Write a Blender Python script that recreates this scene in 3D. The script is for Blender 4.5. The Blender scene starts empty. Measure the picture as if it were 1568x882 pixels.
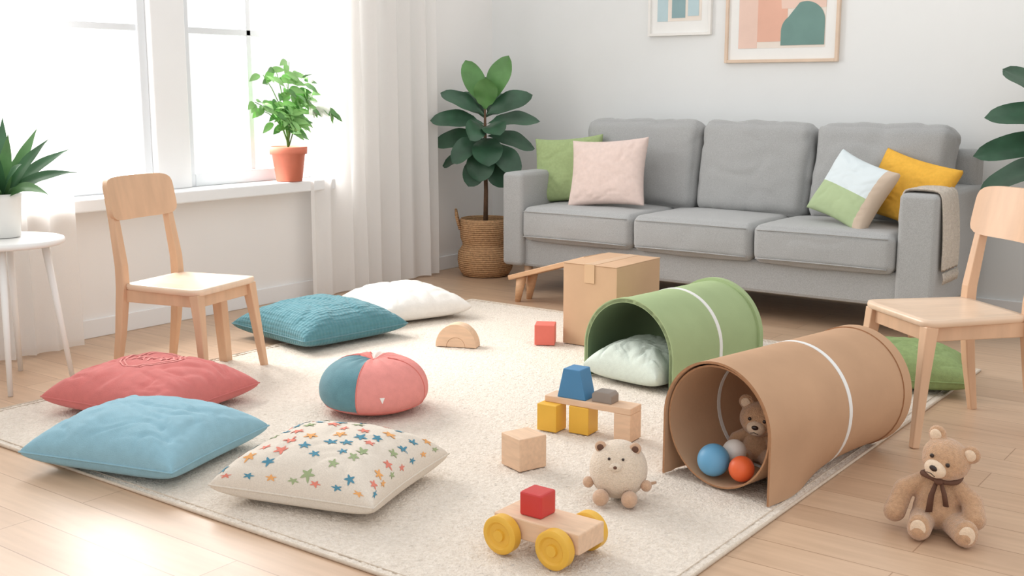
import bpy, math, random
from mathutils import Vector, Matrix, noise, Euler
random.seed(7)
sc = bpy.context.scene
sc.view_settings.view_transform = 'Standard'
sc.view_settings.exposure = 0.26
rad = math.radians
pi = math.pi

# ------------------------------------------------------------------ materials
def lin(c):
    out = []
    for v in c:
        v = v / 255.0
        out.append(v / 12.92 if v <= 0.04045 else ((v + 0.055) / 1.055) ** 2.4)
    return tuple(out) + (1.0,)

def mat(name, col, rough=0.6, nscale=20, namt=0.06, bump=0.0, bscale=200, metallic=0, sheen=0.0, stretch=None, sub=0.0):
    m = bpy.data.materials.new(name); m.use_nodes = True
    nt = m.node_tree; b = nt.nodes['Principled BSDF']
    b.inputs['Roughness'].default_value = rough
    b.inputs['Metallic'].default_value = metallic
    if sheen:
        b.inputs['Sheen Weight'].default_value = sheen
    if rough >= .85:
        b.inputs['Specular IOR Level'].default_value = .2
    tc = nt.nodes.new('ShaderNodeTexCoord')
    mp = nt.nodes.new('ShaderNodeMapping')
    nt.links.new(tc.outputs['Object'], mp.inputs['Vector'])
    if stretch: mp.inputs['Scale'].default_value = stretch
    n = nt.nodes.new('ShaderNodeTexNoise'); n.inputs['Scale'].default_value = nscale
    n.inputs['Detail'].default_value = 4
    nt.links.new(mp.outputs[0], n.inputs['Vector'])
    r = nt.nodes.new('ShaderNodeValToRGB')
    L = lin(col)
    r.color_ramp.elements[0].position = 0.3
    r.color_ramp.elements[1].position = 0.7
    r.color_ramp.elements[0].color = tuple(c * (1 - namt) for c in L[:3]) + (1,)
    r.color_ramp.elements[1].color = tuple(min(1, c * (1 + namt)) for c in L[:3]) + (1,)
    nt.links.new(n.outputs['Fac'], r.inputs['Fac'])
    nt.links.new(r.outputs['Color'], b.inputs['Base Color'])
    if bump:
        n2 = nt.nodes.new('ShaderNodeTexNoise'); n2.inputs['Scale'].default_value = bscale
        n2.inputs['Detail'].default_value = 2
        nt.links.new(tc.outputs['Object'], n2.inputs['Vector'])
        bp = nt.nodes.new('ShaderNodeBump'); bp.inputs['Strength'].default_value = bump
        bp.inputs['Distance'].default_value = 0.01
        nt.links.new(n2.outputs['Fac'], bp.inputs['Height'])
        nt.links.new(bp.outputs[0], b.inputs['Normal'])
    return m

M = {}
M['wall'] = mat('wall_paint', (234, 236, 236), 0.9, 3, 0.01)
M['wallL'] = mat('wall_paint_warm', (240, 238, 236), 0.9, 3, 0.01)
M['trim'] = mat('trim_white', (238, 239, 240), 0.45, 3, 0.01)
M['wtrim'] = mat('window_trim_white', (222, 226, 230), 0.5, 3, 0.01)
M['wood'] = mat('beech_wood', (212, 174, 142), 0.45, 6, 0.08, 0.03, 60, stretch=(3, 3, .6))
M['woodseat'] = mat('beech_seat', (228, 200, 174), 0.33, 5, 0.07, stretch=(1, 6, 1))
M['woodb'] = mat('block_wood', (222, 188, 158), 0.55, 12, 0.08, stretch=(1, 6, 6))
M['woodd'] = mat('ramp_wood', (208, 166, 128), 0.5, 8, 0.10, stretch=(1, 8, 8))
M['sofa'] = mat('grey_fabric', (168, 169, 169), 0.95, 260, 0.14, 0.3, 500, sheen=0.25)
M['card'] = mat('cardboard', (198, 164, 134), 0.85, 4, 0.05, 0.03, 60)
M['cardt'] = mat('cardboard_tube', (190, 154, 124), 0.85, 5, 0.06, 0.05, 60)
M['cardedge'] = mat('cardboard_edge', (166, 124, 92), 0.85, 60, 0.1)
M['tape'] = mat('packing_tape', (206, 172, 138), 0.35, 5, 0.03)
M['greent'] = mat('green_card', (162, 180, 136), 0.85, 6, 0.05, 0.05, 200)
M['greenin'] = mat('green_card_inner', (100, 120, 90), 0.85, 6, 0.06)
M['white'] = mat('white_paint', (238, 238, 236), 0.4, 5, 0.01)
M['whiteband'] = mat('white_band', (232, 232, 230), 0.6, 5, 0.01)
M['teal'] = mat('teal_fabric', (98, 140, 150), 0.95, 30, 0.08, 0.3, 300, sheen=.2)
M['whitef'] = mat('white_fabric', (238, 235, 230), 0.95, 30, 0.03, 0.25, 300)
M['red'] = mat('coral_red_fabric', (210, 118, 114), 0.95, 30, 0.05, 0.35, 400, sheen=.2)
M['redl'] = mat('coral_print', (228, 156, 150), 0.95, 30, 0.05)
M['blue'] = mat('sky_blue_fabric', (142, 184, 200), 0.95, 30, 0.05, 0.35, 400, sheen=.2)
M['cream'] = mat('cream_fabric', (228, 218, 205), 0.95, 200, 0.06, 0.4, 500)
M['coral'] = mat('coral_fabric', (226, 148, 142), 0.95, 30, 0.05, 0.3, 300)
M['coral2'] = mat('coral_fabric_deep', (220, 130, 122), 0.95, 30, 0.05, 0.3, 300)
M['pink'] = mat('pink_fabric', (226, 206, 198), 0.95, 40, 0.04, 0.3, 400)
M['green'] = mat('green_fabric', (162, 180, 130), 0.95, 60, 0.06, 0.3, 400)
M['greenp'] = mat('green_velvet', (142, 162, 110), 0.95, 60, 0.08, 0.3, 300)
M['mint'] = mat('pale_mint_fabric', (208, 218, 208), 0.95, 60, 0.04, 0.3, 300)
M['yellow'] = mat('mustard_fabric', (234, 180, 74), 0.95, 60, 0.05, 0.3, 400)
M['yw'] = mat('yellow_paint', (226, 176, 62), 0.45, 10, 0.04)
M['redp'] = mat('red_paint', (200, 58, 56), 0.4, 10, 0.04)
M['redc'] = mat('coral_paint', (222, 112, 98), 0.5, 10, 0.04)
M['bluep'] = mat('blue_paint', (68, 128, 172), 0.45, 10, 0.04)
M['greyp'] = mat('grey_paint', (146, 136, 128), 0.6, 10, 0.05)
M['terra'] = mat('terracotta', (214, 124, 100), 0.7, 10, 0.05)
M['soil'] = mat('soil', (62, 44, 32), 1, 60, 0.3, 0.5, 80)
M['leafd'] = mat('leaf_dark', (54, 88, 66), 0.38, 8, 0.25)
M['leafd2'] = mat('leaf_mid', (90, 138, 76), 0.4, 8, 0.2)
M['leafl'] = mat('leaf_light', (138, 188, 112), 0.5, 8, 0.2)
M['leafh'] = mat('leaf_house_plant', (98, 144, 90), 0.4, 8, 0.25)
M['leafh2'] = mat('leaf_house_plant_dark', (66, 110, 74), 0.4, 8, 0.25)
M['stem'] = mat('bark', (104, 78, 58), 0.8, 30, 0.15, 0.3, 80)
M['stemg'] = mat('green_stem', (98, 140, 70), 0.6, 30, 0.1)
M['bear'] = mat('plush_brown', (200, 160, 126), 1.0, 90, 0.12, 0.6, 260, sheen=.5)
M['bearl'] = mat('plush_light', (232, 208, 182), 1.0, 90, 0.08, 0.4, 260, sheen=.4)
M['mouse'] = mat('plush_cream', (228, 210, 190), 1.0, 150, 0.08, 0.7, 220, sheen=.4)
M['mousep'] = mat('plush_tan', (204, 168, 140), 1.0, 90, 0.08, 0.5, 260, sheen=.4)
M['dark'] = mat('dark_brown_plastic', (46, 30, 24), 0.25, 5, 0.02)
M['ribbon'] = mat('brown_ribbon', (100, 68, 52), 0.8, 40, 0.1, 0.2, 300)
M['throw'] = mat('knit_throw', (208, 198, 186), 1, 90, 0.1, 0.9, 160)
M['ballb'] = mat('ball_blue', (104, 166, 206), 0.45, 8, 0.03)
M['ballo'] = mat('ball_orange', (232, 104, 56), 0.45, 8, 0.03)
M['ballg'] = mat('ball_white', (226, 220, 214), 0.7, 8, 0.05)
M['frame_w'] = mat('frame_white', (236, 234, 230), 0.4, 8, 0.02)
M['frame_o'] = mat('frame_oak', (222, 198, 176), 0.5, 8, 0.05)
M['paper'] = mat('paper_mat', (240, 240, 238), 0.9, 8, 0.01)
M['a_peach'] = mat('art_peach', (234, 204, 190), 0.9, 8, 0.03)
M['a_coral'] = mat('art_coral', (230, 182, 162), 0.9, 8, 0.03)
M['a_cream'] = mat('art_cream', (236, 226, 216), 0.9, 8, 0.03)
M['a_green'] = mat('art_green', (120, 152, 146), 0.9, 8, 0.05)
M['a_blue'] = mat('art_blue', (190, 212, 218), 0.9, 8, 0.03)
M['a_teal'] = mat('art_teal', (146, 174, 178), 0.9, 8, 0.03)
M['s1'] = mat('star_blue', (86, 140, 162), .9); M['s2'] = mat('star_coral', (222, 134, 118), .9)
M['s3'] = mat('star_green', (158, 172, 132), .9); M['s4'] = mat('star_orange', (228, 168, 108), .9)

def sheer(name, transp, tl=.45):
    m = bpy.data.materials.new(name); m.use_nodes = True
    nt = m.node_tree; nt.nodes.clear()
    o = nt.nodes.new('ShaderNodeOutputMaterial')
    d = nt.nodes.new('ShaderNodeBsdfDiffuse'); d.inputs['Color'].default_value = (.93, .915, .90, 1)
    t = nt.nodes.new('ShaderNodeBsdfTranslucent'); t.inputs['Color'].default_value = (.94, .93, .92, 1)
    tr = nt.nodes.new('ShaderNodeBsdfTransparent')
    tc = nt.nodes.new('ShaderNodeTexCoord')
    nz = nt.nodes.new('ShaderNodeTexNoise'); nz.inputs['Scale'].default_value = 300
    nt.links.new(tc.outputs['Object'], nz.inputs['Vector'])
    mr = nt.nodes.new('ShaderNodeMapRange'); mr.inputs['To Min'].default_value = max(0, transp - .03); mr.inputs['To Max'].default_value = transp + .03
    nt.links.new(nz.outputs['Fac'], mr.inputs['Value'])
    a = nt.nodes.new('ShaderNodeMixShader'); a.inputs[0].default_value = tl
    c = nt.nodes.new('ShaderNodeMixShader')
    nt.links.new(mr.outputs[0], c.inputs[0])
    nt.links.new(d.outputs[0], a.inputs[1]); nt.links.new(t.outputs[0], a.inputs[2])
    nt.links.new(a.outputs[0], c.inputs[1]); nt.links.new(tr.outputs[0], c.inputs[2])
    nt.links.new(c.outputs[0], o.inputs[0])
    return m
M['sheer'] = sheer('sheer_curtain', 0.22)
M['curt'] = sheer('linen_curtain', 0.03, .40)

def floor_mat():
    m = bpy.data.materials.new('oak_plank_floor'); m.use_nodes = True
    nt = m.node_tree; b = nt.nodes['Principled BSDF']; b.inputs['Roughness'].default_value = 0.36
    tc = nt.nodes.new('ShaderNodeTexCoord')
    br = nt.nodes.new('ShaderNodeTexBrick')
    br.inputs['Scale'].default_value = 1.0
    br.inputs['Brick Width'].default_value = 1.5
    br.inputs['Row Height'].default_value = 0.17
    br.inputs['Mortar Size'].default_value = 0.0022
    br.inputs['Mortar Smooth'].default_value = 0.3
    br.inputs['Color1'].default_value = lin((210, 180, 152))
    br.inputs['Color2'].default_value = lin((200, 168, 140))
    br.inputs['Mortar'].default_value = lin((170, 138, 112))
    nt.links.new(tc.outputs['Object'], br.inputs['Vector'])
    mp = nt.nodes.new('ShaderNodeMapping'); mp.inputs['Scale'].default_value = (1.2, 14, 1)
    nt.links.new(tc.outputs['Object'], mp.inputs['Vector'])
    n = nt.nodes.new('ShaderNodeTexNoise'); n.inputs['Scale'].default_value = 2.5; n.inputs['Detail'].default_value = 6
    nt.links.new(mp.outputs[0], n.inputs['Vector'])
    r = nt.nodes.new('ShaderNodeValToRGB')
    r.color_ramp.elements[0].position = .3; r.color_ramp.elements[1].position = .75
    r.color_ramp.elements[0].color = (.84, .82, .80, 1); r.color_ramp.elements[1].color = (1, 1, 1, 1)
    nt.links.new(n.outputs['Fac'], r.inputs[0])
    mx = nt.nodes.new('ShaderNodeMix'); mx.data_type = 'RGBA'; mx.blend_type = 'MULTIPLY'
    mx.inputs['Factor'].default_value = 1
    nt.links.new(br.outputs['Color'], mx.inputs['A']); nt.links.new(r.outputs[0], mx.inputs['B'])
    nt.links.new(mx.outputs['Result'], b.inputs['Base Color'])
    return m
M['floor'] = floor_mat()

def rug_mat():
    m = bpy.data.materials.new('cream_pile_rug'); m.use_nodes = True
    nt = m.node_tree; b = nt.nodes['Principled BSDF']; b.inputs['Roughness'].default_value = 1
    b.inputs['Specular IOR Level'].default_value = 0.1
    b.inputs['Sheen Weight'].default_value = .25
    tc = nt.nodes.new('ShaderNodeTexCoord')
    n = nt.nodes.new('ShaderNodeTexNoise'); n.inputs['Scale'].default_value = 70; n.inputs['Detail'].default_value = 7; n.inputs['Roughness'].default_value = .85
    nt.links.new(tc.outputs['Object'], n.inputs['Vector'])
    r = nt.nodes.new('ShaderNodeValToRGB')
    r.color_ramp.elements[0].position = .32; r.color_ramp.elements[1].position = .66
    r.color_ramp.elements[0].color = lin((212, 198, 182)); r.color_ramp.elements[1].color = lin((244, 234, 222))
    nt.links.new(n.outputs['Fac'], r.inputs[0]); nt.links.new(r.outputs[0], b.inputs['Base Color'])
    v = nt.nodes.new('ShaderNodeTexNoise'); v.inputs['Scale'].default_value = 120; v.inputs['Detail'].default_value = 4
    nt.links.new(tc.outputs['Object'], v.inputs['Vector'])
    bp = nt.nodes.new('ShaderNodeBump'); bp.inputs['Strength'].default_value = .7; bp.inputs['Distance'].default_value = .012
    nt.links.new(v.outputs['Fac'], bp.inputs['Height']); nt.links.new(bp.outputs[0], b.inputs['Normal'])
    return m
M['rug'] = rug_mat()
M['rugedge'] = mat('rug_border', (210, 195, 178), 1, 60, .08, .3, 200)

def basket_mat():
    m = mat('woven_seagrass', (200, 158, 118), 0.9, 60, 0.2)
    nt = m.node_tree; b = nt.nodes['Principled BSDF']
    tc = nt.nodes.new('ShaderNodeTexCoord')
    w = nt.nodes.new('ShaderNodeTexWave'); w.bands_direction = 'Z'; w.inputs['Scale'].default_value = 22; w.inputs['Distortion'].default_value = 1.5
    w.inputs['Detail Scale'].default_value = 4
    nt.links.new(tc.outputs['Object'], w.inputs['Vector'])
    bp = nt.nodes.new('ShaderNodeBump'); bp.inputs['Strength'].default_value = .8; bp.inputs['Distance'].default_value = .01
    nt.links.new(w.outputs['Fac'], bp.inputs['Height']); nt.links.new(bp.outputs[0], b.inputs['Normal'])
    return m
M['basket'] = basket_mat()

def quilt_mat():
    m = mat('teal_quilted', (84, 132, 142), 0.95, 30, 0.08, sheen=.2)
    nt = m.node_tree; b = nt.nodes['Principled BSDF']
    tc = nt.nodes.new('ShaderNodeTexCoord')
    v = nt.nodes.new('ShaderNodeTexVoronoi'); v.inputs['Scale'].default_value = 46; v.inputs['Randomness'].default_value = .1
    nt.links.new(tc.outputs['Object'], v.inputs['Vector'])
    bp = nt.nodes.new('ShaderNodeBump'); bp.inputs['Strength'].default_value = .8; bp.inputs['Distance'].default_value = .010; bp.invert = True
    nt.links.new(v.outputs['Distance'], bp.inputs['Height']); nt.links.new(bp.outputs[0], b.inputs['Normal'])
    return m
M['quilt'] = quilt_mat()

def block_pillow_mat():
    m = mat('colour_block_fabric', (206, 222, 226), 0.95, 40, .03, 0.2, 400)
    nt = m.node_tree; b = nt.nodes['Principled BSDF']
    tc = nt.nodes.new('ShaderNodeTexCoord'); sp = nt.nodes.new('ShaderNodeSeparateXYZ')
    nt.links.new(tc.outputs['Object'], sp.inputs[0])
    def gt(sock, val):
        g = nt.nodes.new('ShaderNodeMath'); g.operation = 'GREATER_THAN'; g.inputs[1].default_value = val
        nt.links.new(sock, g.inputs[0]); return g.outputs[0]
    g1 = gt(sp.outputs['Y'], -0.01); g2 = gt(sp.outputs['X'], 0.165)
    m1 = nt.nodes.new('ShaderNodeMix'); m1.data_type = 'RGBA'
    m1.inputs['A'].default_value = lin((172, 190, 150)); m1.inputs['B'].default_value = lin((214, 224, 228))
    nt.links.new(g1, m1.inputs['Factor'])
    m2 = nt.nodes.new('ShaderNodeMix'); m2.data_type = 'RGBA'
    nt.links.new(m1.outputs['Result'], m2.inputs['A']); m2.inputs['B'].default_value = lin((206, 188, 170))
    nt.links.new(g2, m2.inputs['Factor'])
    nt.links.new(m2.outputs['Result'], b.inputs['Base Color'])
    return m
M['blockp'] = block_pillow_mat()

# ------------------------------------------------------------------ mesh helpers
def obj(name, verts, faces, mt, parent=None, smooth=True, loc=(0, 0, 0), rot=(0, 0, 0), fm=None):
    me = bpy.data.meshes.new(name)
    me.from_pydata([tuple(v) for v in verts], [], faces); me.update()
    mts = mt if isinstance(mt, (list, tuple)) else [mt]
    for m_ in mts: me.materials.append(m_)
    if fm:
        for i, p in enumerate(me.polygons): p.material_index = fm[i]
    for p in me.polygons: p.use_smooth = smooth
    o = bpy.data.objects.new(name, me); sc.collection.objects.link(o)
    o.location = loc; o.rotation_euler = rot
    if parent: o.parent = parent
    return o

def grp(name, loc=(0, 0, 0), rz=0, scale=1):
    e = bpy.data.objects.new(name, None); sc.collection.objects.link(e)
    e.empty_display_size = .1
    e.location = loc; e.rotation_euler = (0, 0, rad(rz)); e.scale = (scale,) * 3
    return e

def bevel(o, w=.005, seg=2):
    b = o.modifiers.new('bevel', 'BEVEL'); b.width = w; b.segments = seg; b.limit_method = 'ANGLE'; b.angle_limit = rad(40)
    return o

def box(name, x0, x1, y0, y1, z0, z1, mt, parent=None, bv=0, rot=(0, 0, 0)):
    cx, cy, cz = (x0 + x1) / 2, (y0 + y1) / 2, (z0 + z1) / 2
    a, b, c = (x1 - x0) / 2, (y1 - y0) / 2, (z1 - z0) / 2
    v = [(-a, -b, -c), (a, -b, -c), (a, b, -c), (-a, b, -c), (-a, -b, c), (a, -b, c), (a, b, c), (-a, b, c)]
    f = [(0, 3, 2, 1), (4, 5, 6, 7), (0, 1, 5, 4), (1, 2, 6, 5), (2, 3, 7, 6), (3, 0, 4, 7)]
    o = obj(name, v, f, mt, parent, False, (cx, cy, cz), rot)
    if bv: bevel(o, bv)
    return o

def tube(name, pts, radii, mt, parent=None, sides=12, squash=1.0, square=False, up=(0, 0, 1), caps=True):
    pts = [Vector(p) for p in pts]; n = len(pts)
    if not isinstance(radii, (list, tuple)): radii = [radii] * n
    verts = []; faces = []
    if square: sides = 4
    prev = None
    for i in range(n):
        t = (pts[min(i + 1, n - 1)] - pts[max(i - 1, 0)]).normalized()
        if prev is None:
            u = Vector(up)
            if abs(t.dot(u)) > .95: u = Vector((1, 0, 0))
            a = (u - t * u.dot(t)).normalized()
        else:
            a = (prev - t * prev.dot(t)).normalized()
        prev = a; b = t.cross(a)
        for k in range(sides):
            th = 2 * pi * (k + (.5 if square else 0)) / sides
            rr = radii[i] * (1.414 if square else 1)
            verts.append(pts[i] + a * math.cos(th) * rr + b * math.sin(th) * rr * squash)
    for i in range(n - 1):
        for k in range(sides):
            k2 = (k + 1) % sides
            faces.append((i * sides + k, i * sides + k2, (i + 1) * sides + k2, (i + 1) * sides + k))
    if caps:
        faces.append(tuple(reversed(range(sides)))); faces.append(tuple((n - 1) * sides + k for k in range(sides)))
    o = obj(name, verts, faces, mt, parent, not square)
    if square: bevel(o, .004, 2)
    return o

def lathe(name, prof, mt, parent=None, seg=40, loc=(0, 0, 0), rot=(0, 0, 0), cap=True):
    v = []; f = []
    for (r, z) in prof:
        for k in range(seg):
            th = 2 * pi * k / seg
            v.append((r * math.cos(th), r * math.sin(th), z))
    for i in range(len(prof) - 1):
        for k in range(seg):
            k2 = (k + 1) % seg
            f.append((i * seg + k, i * seg + k2, (i + 1) * seg + k2, (i + 1) * seg + k))
    if cap:
        f.append(tuple(reversed(range(seg)))); f.append(tuple((len(prof) - 1) * seg + k for k in range(seg)))
    return obj(name, v, f, mt, parent, True, loc, rot)

def autosmooth(o, ang=35):
    m_ = o.modifiers.new('es', 'EDGE_SPLIT'); m_.split_angle = rad(ang); return o

def prism(name, pts2, depth, mt, parent=None, loc=(0, 0, 0), rot=(0, 0, 0), bv=.003, smooth=False):
    n = len(pts2)
    v = [(p[0], -depth / 2, p[1]) for p in pts2] + [(p[0], depth / 2, p[1]) for p in pts2]
    f = [tuple(range(n)), tuple(reversed(range(n, 2 * n)))]
    for i in range(n):
        j = (i + 1) % n
        f.append((i, i + n, j + n, j))
    o = obj(name, v, f, mt, parent, smooth, loc, rot)
    if bv: bevel(o, bv)
    return o

def rbox(name, w, d, h, r, mt, parent=None, loc=(0, 0, 0), rot=(0, 0, 0), bulge=(0, 0, 0), wr=0.0, n=22, seed=0):
    hx, hy, hz = w / 2, d / 2, h / 2
    def samples(H):
        s = []
        k = 5
        for i in range(k): s.append(-H + r * i / k)
        m_ = max(3, n - 2 * k)
        for i in range(m_ + 1): s.append(-(H - r) + 2 * (H - r) * i / m_)
        for i in range(1, k + 1): s.append(H - r + r * i / k)
        return s
    sx, sy, sz = samples(hx), samples(hy), samples(hz)
    idx = {}; v = []; f = []
    def vid(x, y, z):
        key = (round(x, 5), round(y, 5), round(z, 5))
        if key in idx: return idx[key]
        c = Vector((max(-hx + r, min(hx - r, x)), max(-hy + r, min(hy - r, y)), max(-hz + r, min(hz - r, z))))
        dvec = Vector((x, y, z)) - c
        p = c + dvec.normalized() * r if dvec.length > 1e-6 else Vector((x, y, z))
        fx, fy, fz = 1 - (x / hx) ** 2, 1 - (y / hy) ** 2, 1 - (z / hz) ** 2
        fx, fy, fz = [max(0, q) ** .6 for q in (fx, fy, fz)]
        p.x += (x / hx) * bulge[0] * fy * fz
        p.y += (y / hy) * bulge[1] * fx * fz
        p.z += (z / hz) * bulge[2] * fx * fy
        if wr:
            nn = noise.noise(Vector((x * 5 + seed, y * 5, z * 5))) + .5 * noise.noise(Vector((x * 13 + seed, y * 13, z * 13)))
            nn -= .8 * max(0, .12 - abs(noise.noise(Vector((x * 4 + seed, y * 4, z * 4 + 9))))) * 5
            p += p.normalized() * nn * wr
        idx[key] = len(v); v.append(p); return idx[key]
    def face(A, B, fn, flip):
        for i in range(len(A) - 1):
            for j in range(len(B) - 1):
                q = [fn(A[i], B[j]), fn(A[i + 1], B[j]), fn(A[i + 1], B[j + 1]), fn(A[i], B[j + 1])]
                ids = [vid(*t) for t in q]
                f.append(tuple(reversed(ids)) if flip else tuple(ids))
    face(sx, sy, lambda a, b: (a, b, hz), False); face(sx, sy, lambda a, b: (a, b, -hz), True)
    face(sx, sz, lambda a, b: (a, -hy, b), False); face(sx, sz, lambda a, b: (a, hy, b), True)
    face(sy, sz, lambda a, b: (hx, a, b), False); face(sy, sz, lambda a, b: (-hx, a, b), True)
    return obj(name, v, f, mt, parent, True, loc, rot)

def pillow_fn(a, b, ht, hb, k=.09, wr=.008, seed=0, zc=0.0, lift=0.0, ex=.42):
    def P(x, y, top=True, off=0.0):
        px_ = a * x * (1 - k * (1 - y * y)); py_ = b * y * (1 - k * (1 - x * x))
        q = max(0, (1 - x ** 4) * (1 - y ** 4))
        q2 = max(0, (1 - x * x) * (1 - y * y))
        e = (.5 * q ** .5 + .5 * q2 ** ex)
        m_ = zc + lift * (x * x * y * y)
        nn = noise.noise(Vector((x * 1.5 + seed, y * 1.5, 3.1))) * 1.3
        rr = math.hypot(x, y)
        th = math.atan2(y, x)
        rad_f = math.sin(th * 13 + seed * 2 + 2.5 * noise.noise(Vector((x * 2, y * 2, seed)))) * max(0, rr - .35) * .75
        nn += rad_f * (1 - max(abs(x), abs(y)) ** 4)
        wx = x + .4 * noise.noise(Vector((x * 1.5, y * 1.5, seed + 5)))
        wy = y + .4 * noise.noise(Vector((x * 1.5 + 9, y * 1.5, seed + 5)))
        nn -= 1.0 * max(0, 1 - abs(noise.noise(Vector((wx * 1.6 + seed, wy * 2.4, 1)))) * 7)
        nn -= .5 * max(0, 1 - abs(noise.noise(Vector((wx * 3.5 + seed, wy * 3, 6)))) * 6)
        if top: z = m_ + ht * e + wr * nn * min(1, e * 1.5) * min(1, q * 3) + off
        else: z = m_ - hb * min(1, (q ** .3)) * 1.0
        return Vector((px_, py_, z))
    return P

def pillow(name, a, b, ht, hb, mt, parent=None, loc=(0, 0, 0), rot=(0, 0, 0), n=64, piping=None, P=None, **kw):
    if P is None: P = pillow_fn(a, b, ht, hb, **kw)
    v = []; f = []; ids = {}
    def s(i):
        t = -1 + 2 * i / n
        return math.sin(t * pi / 2) * .55 + t * .45
    for top in (True, False):
        for i in range(n + 1):
            for j in range(n + 1):
                edge = i in (0, n) or j in (0, n)
                if edge and not top: ids[(i, j, False)] = ids[(i, j, True)]; continue
                ids[(i, j, top)] = len(v); v.append(P(s(i), s(j), top))
    for top in (True, False):
        for i in range(n):
            for j in range(n):
                q = [ids[(i, j, top)], ids[(i + 1, j, top)], ids[(i + 1, j + 1, top)], ids[(i, j + 1, top)]]
                f.append(tuple(q) if top else tuple(reversed(q)))
    o = obj(name, v, f, mt, parent, True, loc, rot)
    if piping:
        pts = []
        m_ = 24
        for i in range(m_): pts.append(P(-1 + 2 * i / m_, -1))
        for i in range(m_): pts.append(P(1, -1 + 2 * i / m_))
        for i in range(m_): pts.append(P(1 - 2 * i / m_, 1))
        for i in range(m_ + 1): pts.append(P(-1, 1 - 2 * i / m_))
        tube('piping', pts, .0035, piping, o, 6)
    return o

def blob(name, els, mt, parent=None, voxel=.004, smooth_it=6, loc=(0, 0, 0), rot=(0, 0, 0)):
    v = []; f = []
    for e in els:
        c = Vector(e[:3]); r = e[3:6]
        R_ = Euler(e[6], 'XYZ').to_matrix() if len(e) > 6 else Matrix.Identity(3)
        S, T = 14, 20
        base = len(v)
        for i in range(1, S):
            ph = pi * i / S
            for k in range(T):
                th = 2 * pi * k / T
                p = Vector((r[0] * math.sin(ph) * math.cos(th), r[1] * math.sin(ph) * math.sin(th), r[2] * math.cos(ph)))
                v.append(c + R_ @ p)
        tp = len(v); v.append(c + R_ @ Vector((0, 0, r[2]))); bt = len(v); v.append(c + R_ @ Vector((0, 0, -r[2])))
        for i in range(S - 2):
            for k in range(T):
                k2 = (k + 1) % T
                f.append((base + i * T + k, base + (i + 1) * T + k, base + (i + 1) * T + k2, base + i * T + k2))
        for k in range(T):
            k2 = (k + 1) % T
            f.append((tp, base + k, base + k2)); f.append((bt, base + (S - 2) * T + k2, base + (S - 2) * T + k))
    o = obj(name, v, f, mt, parent, True, loc, rot)
    if voxel:
        m_ = o.modifiers.new('rm', 'REMESH'); m_.mode = 'VOXEL'; m_.voxel_size = voxel; m_.use_smooth_shade = True
        s_ = o.modifiers.new('sm', 'SMOOTH'); s_.iterations = smooth_it; s_.factor = .5
    return o

def chain(pts, radii, k=6):
    out = []
    for i in range(len(pts) - 1):
        for j in range(k):
            t = j / k
            p = Vector(pts[i]).lerp(Vector(pts[i + 1]), t); r = radii[i] * (1 - t) + radii[i + 1] * t
            out.append((p.x, p.y, p.z, r, r, r))
    p = pts[-1]; r = radii[-1]; out.append((p[0], p[1], p[2], r, r, r))
    return out

# ------------------------------------------------------------------ room
XL, YB = -5.33, 6.9
box('floor', XL - .2, 2.2, -1.5, YB + .2, -.1, 0, M['floor'])
box('wall_back', XL - .2, 2.2, YB, YB + .2, 0, 2.8, M['wall'])
wl = grp('wall_left')
WY0, WY1, WZ0, WZ1 = 2.35, 5.16, .735, 2.45
box('below_window', XL - .2, XL, -1.5, YB, 0, WZ0, M['wallL'], wl)
box('above_window', XL - .2, XL, -1.5, YB, WZ1, 2.8, M['wallL'], wl)
box('near_side', XL - .2, XL, -1.5, WY0, WZ0, WZ1, M['wallL'], wl)
box('far_side', XL - .2, XL, WY1, YB, WZ0, WZ1, M['wallL'], wl)
box('baseboard_left', XL, XL + .018, -1.5, YB, 0, .1, M['trim'], None, .004)
box('baseboard_back', XL + .02, 2.2, YB - .018, YB, 0, .1, M['trim'], None, .004)
box('trim_1', XL - .2, XL + .13, WY0 - .08, WY1 - .05, WZ0 - .055, WZ0 + .012, M['trim'], None, .008)
def window(name, y0, y1, ym):
    g = grp(name)
    X0, X1 = XL - .15, XL - .07
    zb, zt = WZ0 + .012, WZ1
    fw = .055
    W_ = M['wtrim']
    box('frame_side_a', X0, X1, y0, y0 + fw, zb, zt, W_, g, .006)
    box('frame_side_b', X0, X1, y1 - fw, y1, zb, zt, W_, g, .006)
    box('frame_bottom', X0, X1, y0 + fw, y1 - fw, zb, zb + .075, W_, g, .006)
    box('frame_top', X0, X1, y0 + fw, y1 - fw, zt - .06, zt, W_, g, .006)
    box('muntin_vertical', X0 + .02, X1 - .015, ym - .018, ym + .018, zb + .07, zt - .05, W_, g, .004)
    box('muntin_horizontal', X0 + .02, X1 - .015, y0 + .05, y1 - .05, 1.615, 1.652, W_, g, .004)
window('window_1', 2.42, 3.90, 3.36)
window('window_2', 4.13, 5.14, 4.63)
box('trim_2', XL - .2, XL - .03, 3.90, 4.13, WZ0 + .012, WZ1, M['trim'], None, .008)
box('trim_3', XL - .2, XL - .1, WY0, 2.42, WZ0 + .012, WZ1, M['trim'], None, .004)

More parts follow.
